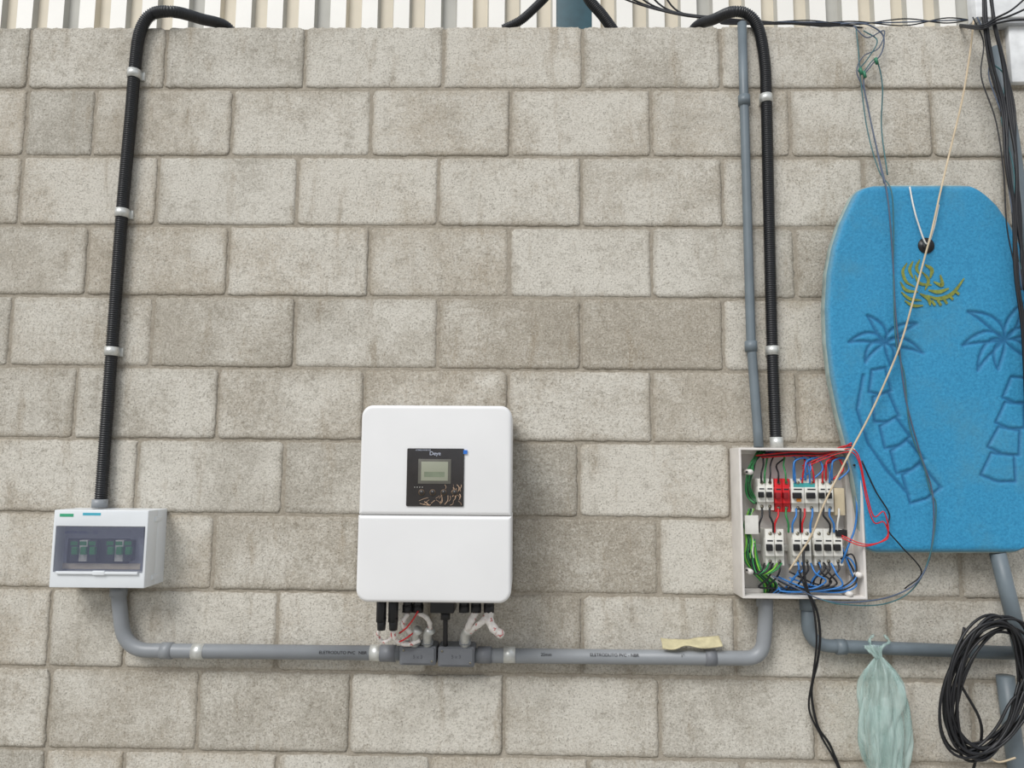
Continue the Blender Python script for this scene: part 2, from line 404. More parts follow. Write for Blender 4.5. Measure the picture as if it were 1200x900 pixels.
GOLD=M('button_ring',S(96,78,60),.4)
for k in range(4): cyl(f'button_{k}',P(494+k*13,577,.2045),(0,1,0),.0075,.003,GOLD,e,20); cyl(f'button_cap_{k}',P(494+k*13,577,.2058),(0,1,0),.0055,.003,GL,e,20)
for k in range(4): cyl(f'led_{k}',P(486+k*3,571,.204),(0,1,0),.001,.001,WW,e,8)
text('brand_label','Deye',510,531.5,.2042,.013,M('label_white',S(190,195,210)),e)
text('brand_label_small','HYBRID INVERTER',496,527.5,.2042,.0045,MC['label_white'],e)
pbox('film_tab',543,527.5,547.5,532,.2,.2038,M('blue_tab',S(40,110,200)),e,bev=0)
FM=M('film_residue',S(190,158,132),.5,var=.3,vs=60)
rr=random.Random(5)
for k in range(30):
    u=rr.uniform(496,541); v=rr.uniform(570,592) 
    if u<515: v=rr.uniform(582,592)
    an=rr.uniform(-.9,.9)+(1.2 if u>515 else 0); l=rr.uniform(2,6)
    q=[(u-l*math.cos(an),v-l*math.sin(an)),(u+.6,v+.5*rr.random()),(u+l*math.cos(an+.4),v+l*math.sin(an+.4))]
    q=[(min(542,max(478,a_)),min(592,max(568,b_))) for a_,b_ in q]
    wire(f'film_crease_{k}',q,.0007*rr.uniform(.5,1.3),FM,e,d=.2045,seg=5,n=4)
for k,u in enumerate([478,490,544,558,573]):
    cyl(f'gland_{k}',P(u,706,.11),(0,0,1),.0125,.045,BLACK,e,12); cyl(f'gland_nut_{k}',P(u,713,.11),(0,0,1),.0145,.018,BLACK,e,6)
for k,u in enumerate([447,461]):
    cyl(f'pv_plug_{k}',P(u,713,.12),(0,0,1),.0125,.065,BLACK,e,12); cyl(f'pv_plug_tail_{k}',P(u,731,.12),(0,0,1),.010,.03,BLACK,e,12,r2=.012)
pbox('comm_cover',504,700,532,719,.05,.13,BLACK,e,bev=.003)
cyl('comm_gland',P(522,721,.1),(0,0,1),.012,.02,BLACK,e,12)
wire('comm_cable',[(522,718,.10),(522,740,.08),(522,758,.05)],.006,WK,e,seg=10)
def sleevemat():
    m=M('red_white_sleeve',S(226,220,214),.8,var=.12,vs=120,bump=.6,bs=300); nt=m.node_tree;N=nt.nodes;K=nt.links;b=N['Principled BSDF']
    src=b.inputs['Base Color'].links[0].from_socket
    n=N.new('ShaderNodeTexNoise'); n.inputs['Scale'].default_value=95; n.inputs['Detail'].default_value=2; tc=N.new('ShaderNodeTexCoord'); K.new(tc.outputs['Object'],n.inputs['Vector'])
    r=N.new('ShaderNodeMapRange'); r.inputs['From Min'].default_value=.60; r.inputs['From Max'].default_value=.64; r.inputs['To Max'].default_value=.8; K.new(n.outputs['Fac'],r.inputs['Value'])
    x=N.new('ShaderNodeMix'); x.data_type='RGBA'; K.new(r.outputs[0],x.inputs[0]); K.new(src,x.inputs[6]); x.inputs[7].default_value=S(185,60,58); K.new(x.outputs[2],b.inputs['Base Color']); return m
SL=sleevemat()
def wob(nm,px,r,m=SL):
    pts=resample(cat([P(*p) for p in px],10),.004); rs=[r*(1+.07*math.sin(i*1.3)+random.uniform(-.05,.05)) for i in range(len(pts))]
    tube(nm,pts,r,m,e,10,rad=lambda i:rs[i])
wob('sleeve_1',[(446,735,.12),(443,745,.10),(449,752,.09),(458,748,.1),(461,736,.12)],.005)
wob('sleeve_2',[(461,738,.12),(464,750,.1),(478,755,.08),(492,750,.07)],.006)
wob('sleeve_3',[(478,718,.11),(472,732,.11),(484,744,.08),(486,752,.06)],.006)
wob('sleeve_4',[(490,718,.11),(500,724,.11),(504,734,.09),(500,748,.06)],.006)
wob('sleeve_5',[(558,716,.11),(551,730,.11),(546,742,.08)],.009)
wob('sleeve_6',[(573,716,.11),(574,728,.12),(580,738,.12),(588,744,.11)],.011)
wob('sleeve_7',[(573,716,.11),(566,728,.12),(555,736,.1),(546,744,.07)],.008)
wire('red_lead_1',[(461,734,.125),(459,745,.11),(466,752,.1),(476,748,.095),(486,740,.09)],.0022,WR,e)
wire('red_lead_2',[(490,716,.125),(484,726,.125),(476,736,.115),(468,742,.1)],.0022,WR,e)
for k,u in enumerate([486,501,545]):
    tube(f'metal_elbow_{k}',cat([P(u+4,738,.09),P(u,744,.075),P(u,758,.045)],6),.012,GALV,e,12)
    cyl(f'elbow_nut_{k}',P(u,752,.055),(0,0,1),.0165,.012,GREY,e,6)
# ---------------- left breaker box ----------
e=root('distribution_board',P(120,643,.05))
LB=M('light_abs_plastic',S(222,225,227),.35,var=.03,vs=10,bump=.02)
f=.10
a=P(60.5,643,f);b=P(171.5,643,f);tz=P(120,598,f).z;bz2=P(120,689,f).z
wx0=P(64,643,f).x;wx1=P(168.5,643,f).x;wz1=P(120,617,f).z;wz0=P(120,671,f).z
rbox('back_shell',a.x,b.x,-.0485,.002,bz2,tz,LB,e,bev=.003)
frame('front_frame',a.x,b.x,bz2,tz,wx0,wx1,wz0,wz1,-f,-.0475,LB,e,bev=.0018)
for k,v in enumerate((608,676)): rbox(f'side_clip_{k}',b.x-.002,b.x+.003,-.066,-.03,P(180,v,.05).z-.006,P(180,v,.05).z+.006,LB,e,bev=.001)
rbox('inner_plate',wx0-.001,wx1+.001,-.060,-.05,wz0-.001,wz1+.001,M('inner_plate_grey',S(168,172,186)),e,bev=0)
GRN=M('green_lever',S(30,140,70),.5); DKB=M('dark_breaker',S(60,66,68),.5)
rbox('rail_opening',P(80,645,.06).x,P(152,645,.06).x,-.064,-.058,P(120,660,.06).z,P(120,631,.06).z,M('dark_slot',S(50,54,60)),e,bev=0)
for k in range(7):
    if k==3: continue
    u=82+k*10.5
    pbox(f'module_{k}',u,633,u+9.6,658,.06,.078,MODW if k in(1,5) else DKB,e,bev=.001)
    pbox(f'lever_{k}',u+1.5,641,u+8,650,.078,.088,GRN,e,bev=.001)
    pbox(f'module_stripe_{k}',u+.8,634.5,u+8.8,639,.078,.0785,GRN,e,bev=0)
pbox('reflection_strip',68,660,164,667,.058,.0625,M('reflection_cream',S(228,214,190)),e,bev=0)  # light reflected low in the window, painted as a pale strip
wm=M('smoked_cover',S(110,114,134),.08,var=.03,bump=0,alpha=.30,coat=.5)
rbox('window_cover',wx0+.0012,wx1-.0012,-f-.003,-f+.002,wz0+.001,wz1-.001,wm,e,bev=.001)
rbox('window_hinge',wx0+.01,wx1-.01,-f-.006,-f,wz0-.004,wz0+.003,LB,e,bev=.001)
pbox('window_latch',108,669,122,674,.1,.107,LB,e,bev=.001)
text('label','DISJUNTOR GERAL  -  CC',92,624,.0628,.009,M('lbl_blue',S(60,90,160)),e)
pbox('label_tag',70,602,86,605.5,.1,.1006,M('lbl_green',S(60,160,120)),e,bev=0)
pbox('label_tag_2',97,601,118,604,.1,.1006,M('lbl_cyan',S(70,170,190)),e,bev=0)
# ---------------- right open enclosure -------
e=root('open_electrical_enclosure',P(936,612,.04))
f=.085
ax=P(868,612,f).x;bx=P(1013,612,f).x;tz=P(936,525,f).z;bz3=P(936,702,f).z
w=.006
rbox('back_plate',ax+.003,bx-.003,-.009,-.001,bz3+.003,tz-.003,BOXW,e,bev=.001)
frame('case_walls',ax,bx,bz3,tz,ax+w,bx-w,bz3+w,tz-w,-f,.001,BOXW,e,bev=.0013)
frame('inner_lip',ax+w-.001,bx-w+.001,bz3+w-.001,tz-w+.001,ax+.018,bx-.02,bz3+.016,tz-.016,-.03,-.008,BOXW,e,bev=.001)
for k,(u,v) in enumerate([(875,553),(875,668),(1001,545),(1001,672),(990,694)]):
    cyl(f'screw_post_{k}',P(u,v,.05),(0,1,0),.007,.07,BOXW,e,12)
for k,(u,v) in enumerate([(875,553),(875,668),(1001,545)]): cyl(f'post_hole_{k}',P(u,v,.0865),(0,1,0),.003,.003,BLACK,e,10)
for k,(v0,v1) in enumerate([(577,585),(638,646)]): pbox(f'din_rail_{k}',886,v0,996,v1,.008,.02,GALV,e,bev=.001)
def breaker(nm,u0,v0,u1,v1,poles,body=MODW,lev=BLACK):
    w_=(u1-u0)/poles
    for p in range(poles):
        a0=u0+p*w_; h=v1-v0
        pbox(f'{nm}_body_{p}',a0+.2,v0,a0+w_-.2,v1,.015,.06,body,e,bev=.0012)
        pbox(f'{nm}_nose_{p}',a0+.4,v0+h*.26,a0+w_-.4,v1-h*.26,.058,.074,body,e,bev=.0012)
        pbox(f'{nm}_lever_{p}',a0+w_*.2,v0+h*.42,a0+w_*.8,v0+h*.6,.07,.084,lev,e,bev=.0012)
        for vv in (v0+h*.12,v1-h*.12):
            cyl(f'{nm}_terminal_{p}',P(a0+w_/2,vv,.0605),(0,1,0),.0045,.002,TERM,e,10)
        pbox(f'{nm}_print_{p}',a0+w_*.2,v0+h*.3,a0+w_*.8,v0+h*.34,.074,.0745,INK,e,bev=0)
breaker('mcb_a',888,561,907,598,2)
breaker('spd',908,561,926,600,2,RED,M('dark_red',S(130,15,22)))
breaker('rcd',927,561,959,600,2)
pbox('rcd_label',930,566,955,572,.06,.0612,M('lbl_teal',S(60,150,150)),e,bev=0)
pbox('rcd_button',934,583,939,588,.07,.078,M('amber',S(225,140,40)),e,bev=.001)
breaker('mcb_b',960,561,977,600,2)
pbox('relay_base',978,572,990,604,.015,.055,M('beige_pl',S(205,190,160)),e,bev=.001)
breaker('mcb_c',897,620,919,663,2); breaker('mcb_d',929,620,951,663,2); breaker('mcb_e',954,620,988,663,3)
pbox('black_block',980,621,993,629,.02,.066,BLACK,e,bev=.001)
pbox('white_tag',873,604,889,626,.07,.074,WW,e,bev=.001)
rw=random.Random(11); k=0
def W(px,r,m):
    global k
    k+=1; wire(f'wire_{k}',px,r,m,e,seg=6,n=6)
for u,m in [(892,WK),(896,WG),(902,WK),(912,WK),(921,WG),(932,WB),(940,WR),(949,WB),(954,WR),(964,WR),(972,WB)]:
    tu=u+rw.uniform(-6,14); W([(u,566,.062),(u+rw.uniform(-1,1),555,.068),(u+rw.uniform(-3,3),545,rw.uniform(.04,.07)),(tu,535,.045),(rw.choice([894,905,912,908])+rw.uniform(-4,6),530,.03)],.0022,m)
for u,m in [(930,WB),(944,WB),(968,WR),(975,WB)]:
    W([(u,563,.064),(u,548,.075),(u+2,540,.07),(u+14,537,.06),(u+20,550,.065),(u+8,562,.064)],.0024,m)
for i in range(9):
    m=[WG,WG,WK,WK,WG,WK,WG,WK,WG][i]; s=rw.uniform(-3,3)
    W([(889+s+i,529,.03),(884+s,540,.05),(878+s+i*.6,552,.05),(874+i*.6,568,.05),(876+i,582,.04),(884+i,590,.05)],.0024,m)
for i in range(3):
    W([(886+i*3,534+i,.05),(930,530+i*2,.06),(965,531+i,.06),(985,526-i,.07),(998,519+i*1.5,.09)],.0022,[WR,WK,WR][i])
for i in range(2):
    W([(940,546+i*3,.06),(965,535+i*3,.07),(985,528+i*3,.08),(1000,527+i*4,.095),(1008,540+i*6,.1),(1015,575+i*9,.105),(1024,605+i*7,.105),(1036,600+i*12,.104),(1040,628+i*3,.1),(1015,640-i*2,.095),(990,632-i*3,.07),(985,626,.06)],.0016,WR)
for u,m in [(893,WK),(902,WK),(912,WR),(921,WG),(933,WB),(938,WK),(943,WR),(952,WB),(965,WK),(972,WB),(983,WW)]:
    u2=u+rw.uniform(-6,8); W([(u,596,.062),(u,604,.068),((u+u2)/2,609,.07),(u2,615,.068),(u2,624,.062)],.0026,m)
LIME=M('lime_wire',S(120,190,60))
for i in range(10):
    m=[WG,LIME,WK,WG,WK,WG,LIME,WK,WG,WW][i]; s=rw.uniform(-3,3)
    W([(880+s,596,.05),(872+i*.8,615,.05),(876+s+i*.5,635,.06),(872+i*1.2,652,.06),(880+i*1.5,668,.05),(894+i*2,684,.04),(896+i,697,.03)],.0024,m)
for i in range(5):
    W([(896+i*5,660,.062),(893+i*4,668,.075),(884+i*3,672,.07),(880+i*2,655,.06),(884,640-i*2,.06)],.0022,[WK,WG,WK,LIME,WG][i])
for i,(u,m) in enumerate([(903,WK),(913,WK),(935,WB),(946,WK),(960,WB),(971,WK),(982,WK),(965,WK),(940,WB)]):
    W([(u,659,.062),(u+1,668,.07),(u-3-i,678,.065),(u-14,688,.05),(905+i*4,690,.045),(897+i*2,698,.035)],.0024,m)
for i in range(4):
    W([(950+i*8,660,.064),(956+i*8,672,.08),(968+i*6,681+i*2,.08),(950,690+i,.07),(930-i*4,684+i*3,.06),(912,676+i*4,.05)],.0023,[WB,WK,WK,WB][i])
for i in range(4):
    W([(985,655-i*6,.06),(999,650+i*8,.06),(1003,672+i*5,.07),(985,688+i*2,.07),(955,684+i*3,.06),(925,670+i*7,.06)],.0022,[WK,WB,WK,WB][i])
W([(986,660,.06),(994,640,.07),(1002,618,.07),(1004,590,.07),(998,560,.06)],.0025,WB)
e=root('hanging_black_cables',P(955,780,.04))
wire('cable_1',[(942,640,.09),(942,665,.1),(946,690,.1),(957,715,.09),(961,745,.08),(958,775,.06),(951,810,.03),(958,850,.02),(972,872,.02),(986,905,.02)],.0033,WK,e,seg=8)
wire('cable_2',[(936,668,.09),(944,690,.1),(953,712,.095),(957,750,.08),(953,790,.05),(948,830,.02),(962,862,.02),(975,885,.02),(990,915,.02)],.0026,WK,e,seg=8)
# ---------------- lower right pipes ----------
e=root('grey_conduit_branch',P(1070,762,.035))
tube('pipe',fillet([P(946,700,.035),P(947,756,.03),P(1194,765.5,.02)],.09,12),.0165,GREY2,e,16)
c=P(946,708,.035); tube('coupling_1',[c-Vector((0,0,.014)),c+Vector((0,0,.014))],.0195,GREY2,e,16)
c=P(985,758,.03); tube('coupling_2',[c-Vector((.012,0,0)),c+Vector((.012,0,0))],.0195,GREY2,e,16)
e=root('loose_grey_pipe',P(1185,720,.05))
tube('pipe',[P(1169,648,.06),P(1182,700,.06),P(1204,790,.06)],.019,GREY2,e,18)
e=root('loose_grey_pipe',P(1185,850,.05))
tube('pipe',[P(1178,792,.03),P(1185,850,.03),P(1196,935,.03),P(1220,1200,.03)],.021,GREY2,e,18)
e=root('grey_conduit_riser',P(1185,150,.03))
tube('pipe',[P(1166,56,.02),P(1177,110,.02),P(1187,165,.02),P(1199,260,.02),P(1210,330,.02)],.0165,GREY2,e,16)
e=root('white_gutter_panel',P(1175,20,.05))
pbox('panel',1143,-25,1260,20,.0,.04,M('white_sheet2',S(232,233,233),.5),e,bev=.003)
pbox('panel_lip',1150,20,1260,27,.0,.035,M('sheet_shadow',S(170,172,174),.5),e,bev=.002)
pbox('post',1184,26,1240,96,.0,.02,M('white_sheet2',S(225,226,226)),e,bev=.003)
e=root('black_cable_bundle',P(1180,200,.06))
rb=random.Random(4)
for i in range(7):
    s=rb.uniform(-5,5); q=rb.uniform(0,1)
    wire(f'cable_{i}',[(1153+s*.4+i*1.5,-15,.12),(1156+i*2+s,30,.12),(1163+i*3+s,80,.11),(1174+i*2.5,130,.11),(1181+i*2+s,190,.12),(1187+i*1.5,250,.12),(1192+i*1.5+s,320,.12),(1198+i*2,390,.12),(1202+i,480,.11)],.0030+.0015*q,WK,e,seg=8)
for i in range(3):
    wire(f'cable_top_{i}',[(1205,-5+i*14,.14),(1185,12+i*6,.14),(1165,22+i*3,.13),(1150,30+i*2,.12),(1125,29+i,.0)],.0028,WK,e,seg=6)
for i in range(4):
    s=rb.uniform(-6,6)
    wire(f'thin_cable_{i}',[(1140+i*5,20,.1),(1156+s,50+i*6,.1),(1150+i*9,90,.1),(1170+s,140,.11),(1176+i*4,200,.12),(1184+s,270,.12),(1196+i*2,340,.12)],.0017,[WK,WGB,WK,WT][i],e)
# ---------------- bodyboard -----------------
LEFT=[(216,1046),(217.5,1020),(221,1008),(228,1001),(240,995),(262,985),(290,976),(320,970.5),(360,968.5),(400,970),(440,974.5),(480,982.5),(520,993),(560,1002.5),(600,1009),(625,1011.5),(640,1014),(645,1019),(647.5,1030)]
RIGHT=[(216,1128),(217.5,1140),(221,1148),(228,1158),(240,1171),(262,1186),(290,1199),(320,1210),(360,1222),(400,1230),(440,1234),(480,1234),(520,1230),(560,1225),(600,1218),(625,1214),(640,1208),(645,1198),(647.5,1188)]
DB=.085
lv=np.array(LEFT,float); rv=np.array(RIGHT,float)
polys=[]
def leaf(u,v,an,l,w_,bend=0):
    pts=[]
    for s in (1,-1):
        ts=np.linspace(0,1,9); ts=ts if s==1 else ts[::-1]
        for t_ in ts:
            off=s*w_*math.sin(math.pi*t_**.8)*(1 if s==1 else .6); aa=an+bend*t_
            pts.append((u+l*t_*math.cos(aa)-off*math.sin(aa),v+l*t_*math.sin(aa)+off*math.cos(aa)))
    polys.append(pts+[pts[0]])
rad=math.radians
for an,l,w_,bd in [(-150,42,7,-.5),(-105,38,7,-.3),(-60,44,7,.5),(-20,46,7,.6),(175,32,6,-.7),(35,28,6,.7)]:
    leaf(1037,402,rad(an),l,w_,bd)
for an,l,w_,bd in [(-165,50,8,-.4),(-120,54,8,-.4),(-75,48,8,.2),(-40,52,7,.5),(160,48,8,-.5),(120,36,7,-.3),(10,44,7,.5)]:
    leaf(1178,398,rad(an),l,w_,bd)
def seg_trunk(pts,w0,w1):
    n=len(pts)
    for i in range(n-1):
        a=np.array(pts[i],float);b=np.array(pts[i+1],float); t_=(b-a)/np.linalg.norm(b-a); nn=np.array([-t_[1],t_[0]]); wa=w0+(w1-w0)*i/(n-1)
        g=t_*1.5
        q=[a+g-nn*wa*.75,a+g+nn*wa*.75+t_*2,b-g+nn*wa*1.15,(b-g)+t_*4,b-g-nn*wa*1.15]
        polys.append([tuple(x) for x in q]+[tuple(q[0])])
seg_trunk([(1030,430),(1032,460),(1040,492),(1053,520),(1068,548),(1086,582)],11,19)
seg_trunk([(1196,440),(1190,470),(1184,500),(1176,530),(1170,562)],13,20)
polys.append([(1012,440),(1005,480),(1018,520),(1040,552),(1066,580)])
nr,nc=330,200
vv=np.linspace(216,647.5,nr); tt=np.linspace(0,1,nc)
tt=.5-.5*np.cos(np.pi*tt)*(.35)-.325*(1-2*tt)
tt=(tt-tt[0])/(tt[-1]-tt[0])
Lu=np.interp(vv,lv[:,0],lv[:,1]); Ru=np.interp(vv,rv[:,0],rv[:,1])
k5=np.array([1,4,6,4,1])/16
for _ in range(2):
    for A in (Lu,Ru):
        A[2:-2]=np.convolve(A,k5,'valid')
U=Lu[:,None]+(Ru-Lu)[:,None]*tt[None,:]; VV=np.repeat(vv[:,None],nc,1)
dist=np.full(U.shape,99.)
for pl in polys:
    for i in range(len(pl)-1):
        a=np.array(pl[i]);b=np.array(pl[i+1]);ab=b-a; L2=(ab**2).sum()+1e-9
        tq=np.clip(((U-a[0])*ab[0]+(VV-a[1])*ab[1])/L2,0,1)
        dd=np.hypot(U-a[0]-tq*ab[0],VV-a[1]-tq*ab[1]); dist=np.minimum(dist,dd)
gro=np.exp(-(dist/1.9)**2)
edge=np.minimum(np.minimum(U-Lu[:,None],Ru[:,None]-U),np.minimum(VV-216,647.5-VV)*1.0)
er=np.clip(edge/9,0,1); rd=(1-np.sqrt(1-(1-er)**2))
V=[];C=[]
for i in range(nr):
    for j in range(nc):
        p=P(U[i,j],VV[i,j],DB); x,z=p.x,p.z
        y=-DB+.012*rd[i,j]+.0042*gro[i,j]-.0012*math.sin(x*23)*math.sin(z*17)
        V.append((x,y,z)); C.append((gro[i,j],er[i,j],0,1))
Fc=[]
for i in range(nr-1):
    for j in range(nc-1):
        q=i*nc+j; Fc.append((q,q+nc,q+nc+1,q+1))
ring=[j for j in range(nc)]+[i*nc+nc-1 for i in range(1,nr)]+[(nr-1)*nc+j for j in range(nc-2,-1,-1)]+[i*nc for i in range(nr-2,0,-1)]
nf=len(Fc); cx=sum(V[i][0] for i in ring)/len(ring); cz=sum(V[i][2] for i in ring)/len(ring)
prev=ring
for (y,k_) in ((-DB+.014,1.006),(-DB+.034,1.004),(-DB+.048,.985)):
    s=len(V)
    for i in ring: V.append((cx+(V[i][0]-cx)*k_,y,cz+(V[i][2]-cz)*k_)); C.append((0,1,0,1))
    for i in range(len(ring)):
        q=(i+1)%len(ring); Fc.append((prev[i],prev[q],s+q,s+i))
    prev=list(range(s,s+len(ring)))
Fc.append(tuple(prev[::-1]))
def boardmat():
    m=bpy.data.materials.new('blue_foam'); m.use_nodes=True; nt=m.node_tree;N=nt.nodes;K=nt.links;b=N['Principled BSDF']; b.inputs['Roughness'].default_value=.6
    tc=N.new('ShaderNodeTexCoord'); at=N.new('ShaderNodeAttribute'); at.attribute_name='grv'; sp=N.new('ShaderNodeSeparateColor'); K.new(at.outputs['Color'],sp.inputs[0])
    n=N.new('ShaderNodeTexNoise'); n.inputs['Scale'].default_value=150; n.inputs['Detail'].default_value=6; n.inputs['Roughness'].default_value=.7; K.new(tc.outputs['Object'],n.inputs['Vector'])
    r=N.new('ShaderNodeValToRGB'); r.color_ramp.elements[0].position=.25; r.color_ramp.elements[0].color=S(24,118,162); r.color_ramp.elements[1].position=.78; r.color_ramp.elements[1].color=S(58,158,202)
    K.new(n.outputs['Fac'],r.inputs[0])
    n2=N.new('ShaderNodeTexNoise'); n2.inputs['Scale'].default_value=5; n2.inputs['Detail'].default_value=8; n2.inputs['Roughness'].default_value=.7; K.new(tc.outputs['Object'],n2.inputs['Vector'])
    mr=N.new('ShaderNodeMapRange'); mr.inputs['From Min'].default_value=.5; mr.inputs['From Max'].default_value=.7; mr.inputs['To Max'].default_value=.5; K.new(n2.outputs['Fac'],mr.inputs['Value'])
    mx=N.new('ShaderNodeMix'); mx.data_type='RGBA'; K.new(mr.outputs[0],mx.inputs[0]); K.new(r.outputs[0],mx.inputs[6]); mx.inputs[7].default_value=S(74,136,160)
    mx2=N.new('ShaderNodeMix'); mx2.data_type='RGBA'; mm=N.new('ShaderNodeMath'); mm.operation='MULTIPLY'; mm.inputs[1].default_value=.7; K.new(sp.outputs['Red'],mm.inputs[0]); K.new(mm.outputs[0],mx2.inputs[0]); K.new(mx.outputs[2],mx2.inputs[6]); mx2.inputs[7].default_value=S(14,80,128)
    me_=N.new('ShaderNodeMapRange'); me_.inputs['From Min'].default_value=.0; me_.inputs['From Max'].default_value=.55; me_.inputs['To Min'].default_value=.6; me_.inputs['To Max'].default_value=0; K.new(sp.outputs['Green'],me_.inputs['Value'])
    mx3=N.new('ShaderNodeMix'); mx3.data_type='RGBA'; K.new(me_.outputs[0],mx3.inputs[0]); K.new(mx2.outputs[2],mx3.inputs[6]); mx3.inputs[7].default_value=S(120,140,138)
    K.new(mx3.outputs[2],b.inputs['Base Color'])
    bp=N.new('ShaderNodeBump'); bp.inputs['Strength'].default_value=.6; bp.inputs['Distance'].default_value=.003; K.new(n.outputs['Fac'],bp.inputs['Height']); K.new(bp.outputs[0],b.inputs['Normal']); return m
e=root('bodyboard',P(1095,430,.05))
me=bpy.data.meshes.new('deck'); me.from_pydata(V,[],Fc); me.update()
ca=me.color_attributes.new('grv','FLOAT_COLOR','POINT'); ca.data.foreach_set('color',np.array(C,dtype=np.float32).ravel())
me.materials.append(boardmat()); me.materials.append(M('foam_rail',S(150,165,160),.7,var=.25,vs=30,bump=.3))
me.polygons.foreach_set('use_smooth',[True]*len(me.polygons))
me.polygons.foreach_set('material_index',[0]*nf+[1]*(len(me.polygons)-nf))
link(bpy.data.objects.new('deck',me),e)
cyl('leash_plug',P(1085,288,DB+.001),(0,1,0),.021,.006,BLACK,e,24); cyl('leash_plug_hub',P(1085,288,DB+.005),(0,1,0),.009,.01,M('dk',S(50,50,52)),e,16)
YG=M('faded_yellow_ink',S(124,132,56),.7,var=.3,vs=90)
def ribbon(nm,px,w_,m,d):
    pts=cat([P(u,v,d) for u,v in px],5); V=[];Fc=[]; n=len(pts)
    for i,p in enumerate(pts):
        t_=(pts[min(n-1,i+1)]-pts[max(0,i-1)]).normalized(); nn=Vector((-t_.z,0,t_.x)); k_=w_*(.25+.75*math.sin(math.pi*min(1,max(0,(i+.3)/(n-.4)))))
        V+= [p+nn*k_,p-nn*k_]
    for i in range(n-1): Fc.append((2*i,2*i+1,2*i+3,2*i+2))
    mesh(nm,V,Fc,m,e)
dl=DB+.0022
q=[[(1063,308),(1058,318),(1062,330),(1072,336)],[(1070,306),(1066,316),(1070,326)],[(1078,304),(1074,314),(1078,322)],[(1055,330),(1062,340),(1076,342)],[(1080,318),(1088,328),(1084,340)],[(1072,322),(1078,332),(1092,334)],[(1056,342),(1066,350),(1080,352)],[(1060,352),(1070,358),(1082,358)],
[(1086,346),(1100,350),(1116,344),(1130,326)],[(1088,340),(1100,342),(1112,338)],[(1092,352),(1096,358)],[(1099,352),(1103,358)],[(1106,350),(1110,356)],[(1112,346),(1117,351)],[(1118,340),(1124,345)],[(1078,344),(1088,350),(1090,358)],[(1084,310),(1092,316),(1090,326)],[(1094,330),(1104,334),(1102,322)]]
for i,pl in enumerate(q): ribbon(f'logo_{i}',pl,.0042 if i<8 else .0052,YG,dl+i*.00002)
# ---------------- cords over the board -------
e=root('beige_cord',P(1100,250,.1))
wire('cord',[(1141,24,.05),(1137,60,.05),(1128,115,.06),(1115,170,.07),(1102,225,.1),(1092,270,.105),(1084,300,.105),(1072,345,.105),(1058,395,.105),(1044,432,.105),(1020,485,.105),(992,538,.11),(966,590,.11),(952,625,.1),(937,650,.09),(925,668,.08)],.0025,WBG,e,seg=8)
wire('loop',[(1066,219,.09),(1070,240,.098),(1076,262,.1),(1086,286,.1),(1094,268,.102),(1100,240,.1)],.0022,WW,e,seg=6)
e=root('greyblue_wires',P(1040,300,.1))
wire('wire_1',[(985,28,.0),(1003,27,.02),(1020,30,.03),(1035,42,.03),(1033,62,.03),(1020,78,.03),(1012,95,.03),(1020,140,.04),(1030,185,.06),(1040,230,.1),(1046,300,.1),(1049,360,.1),(1054,410,.1),(1062,470,.1),(1078,530,.1),(1093,580,.1),(1092,640,.1),(1078,678,.09),(1050,697,.08),(1010,705,.095),(968,704,.1),(935,690,.1),(905,675,.09)],.0020,WGB,e)
wire('wire_2',[(1003,32,.02),(1006,60,.03),(1008,88,.03),(1016,150,.04),(1030,200,.07),(1044,222,.1),(1047,262,.1),(1047,330,.1),(1050,400,.1),(1060,440,.1),(1066,500,.1),(1082,545,.1),(1090,575,.1),(1097,595,.1),(1090,650,.1),(1070,690,.08),(1035,708,.08),(985,708,.1),(955,700,.1)],.0016,WT,e)
wire('wire_3',[(1012,36,.02),(1028,48,.03),(1016,70,.03),(1006,82,.03),(1012,84,.03),(1026,70,.03),(1034,100,.03),(1033,150,.03),(1040,205,.08)],.0018,WT,e)
wire('wire_4',[(1010,540,.09),(1026,575,.095),(1042,602,.098),(1040,620,.1),(1056,640,.1),(1080,670,.08),(1060,690,.07)],.0018,WK,e)
wire('wire_5',[(1000,30,.02),(1016,44,.03),(1036,36,.03),(1030,56,.03),(1012,66,.03),(1004,84,.03),(1014,110,.03),(1024,160,.04),(1036,215,.09)],.0016,WGB,e)
for i,(u,v) in enumerate([(1008,84),(1012,88),(1026,72)]): tube(f'green_splice_{i}',[P(u,v-4,.035),P(u+2,v+3,.035)],.0045,M('green_tape',S(50,120,90)),e,8)
# ---------------- cables above the wall ------
e=root('overhead_cables',P(760,10,-.15))
for i in range(5):
    wire(f'wire_{i}',[(680+i*22,-25,-.2),(740+i*14,2+i*3,-.2),(800+i*14,18+i,-.17),(850,22+i*1.5,-.16),(930+i*10,28,-.16),(990+i*6,33,-.16)],.0028,WK,e)
for i in range(3):
    wire(f'top_wire_{i}',[(905,26,-.05),(950,24+i*2,-.05),(1000,29-i*2,-.05),(1060,22+i*4,-.05),(1110,27-i*3,-.05),(1150,20+i*3,-.05)],.0018,[WK,WGB,WK][i],e)
corr('hose_1',cpath([(590,34,-.2),(610,24,-.2),(628,8,-.2),(648,-12,-.2)]),.014,BLKC,e)
corr('hose_2',cpath([(684,-12,-.2),(692,2,-.2),(706,18,-.2),(722,40,-.2)]),.017,BLKC,e)
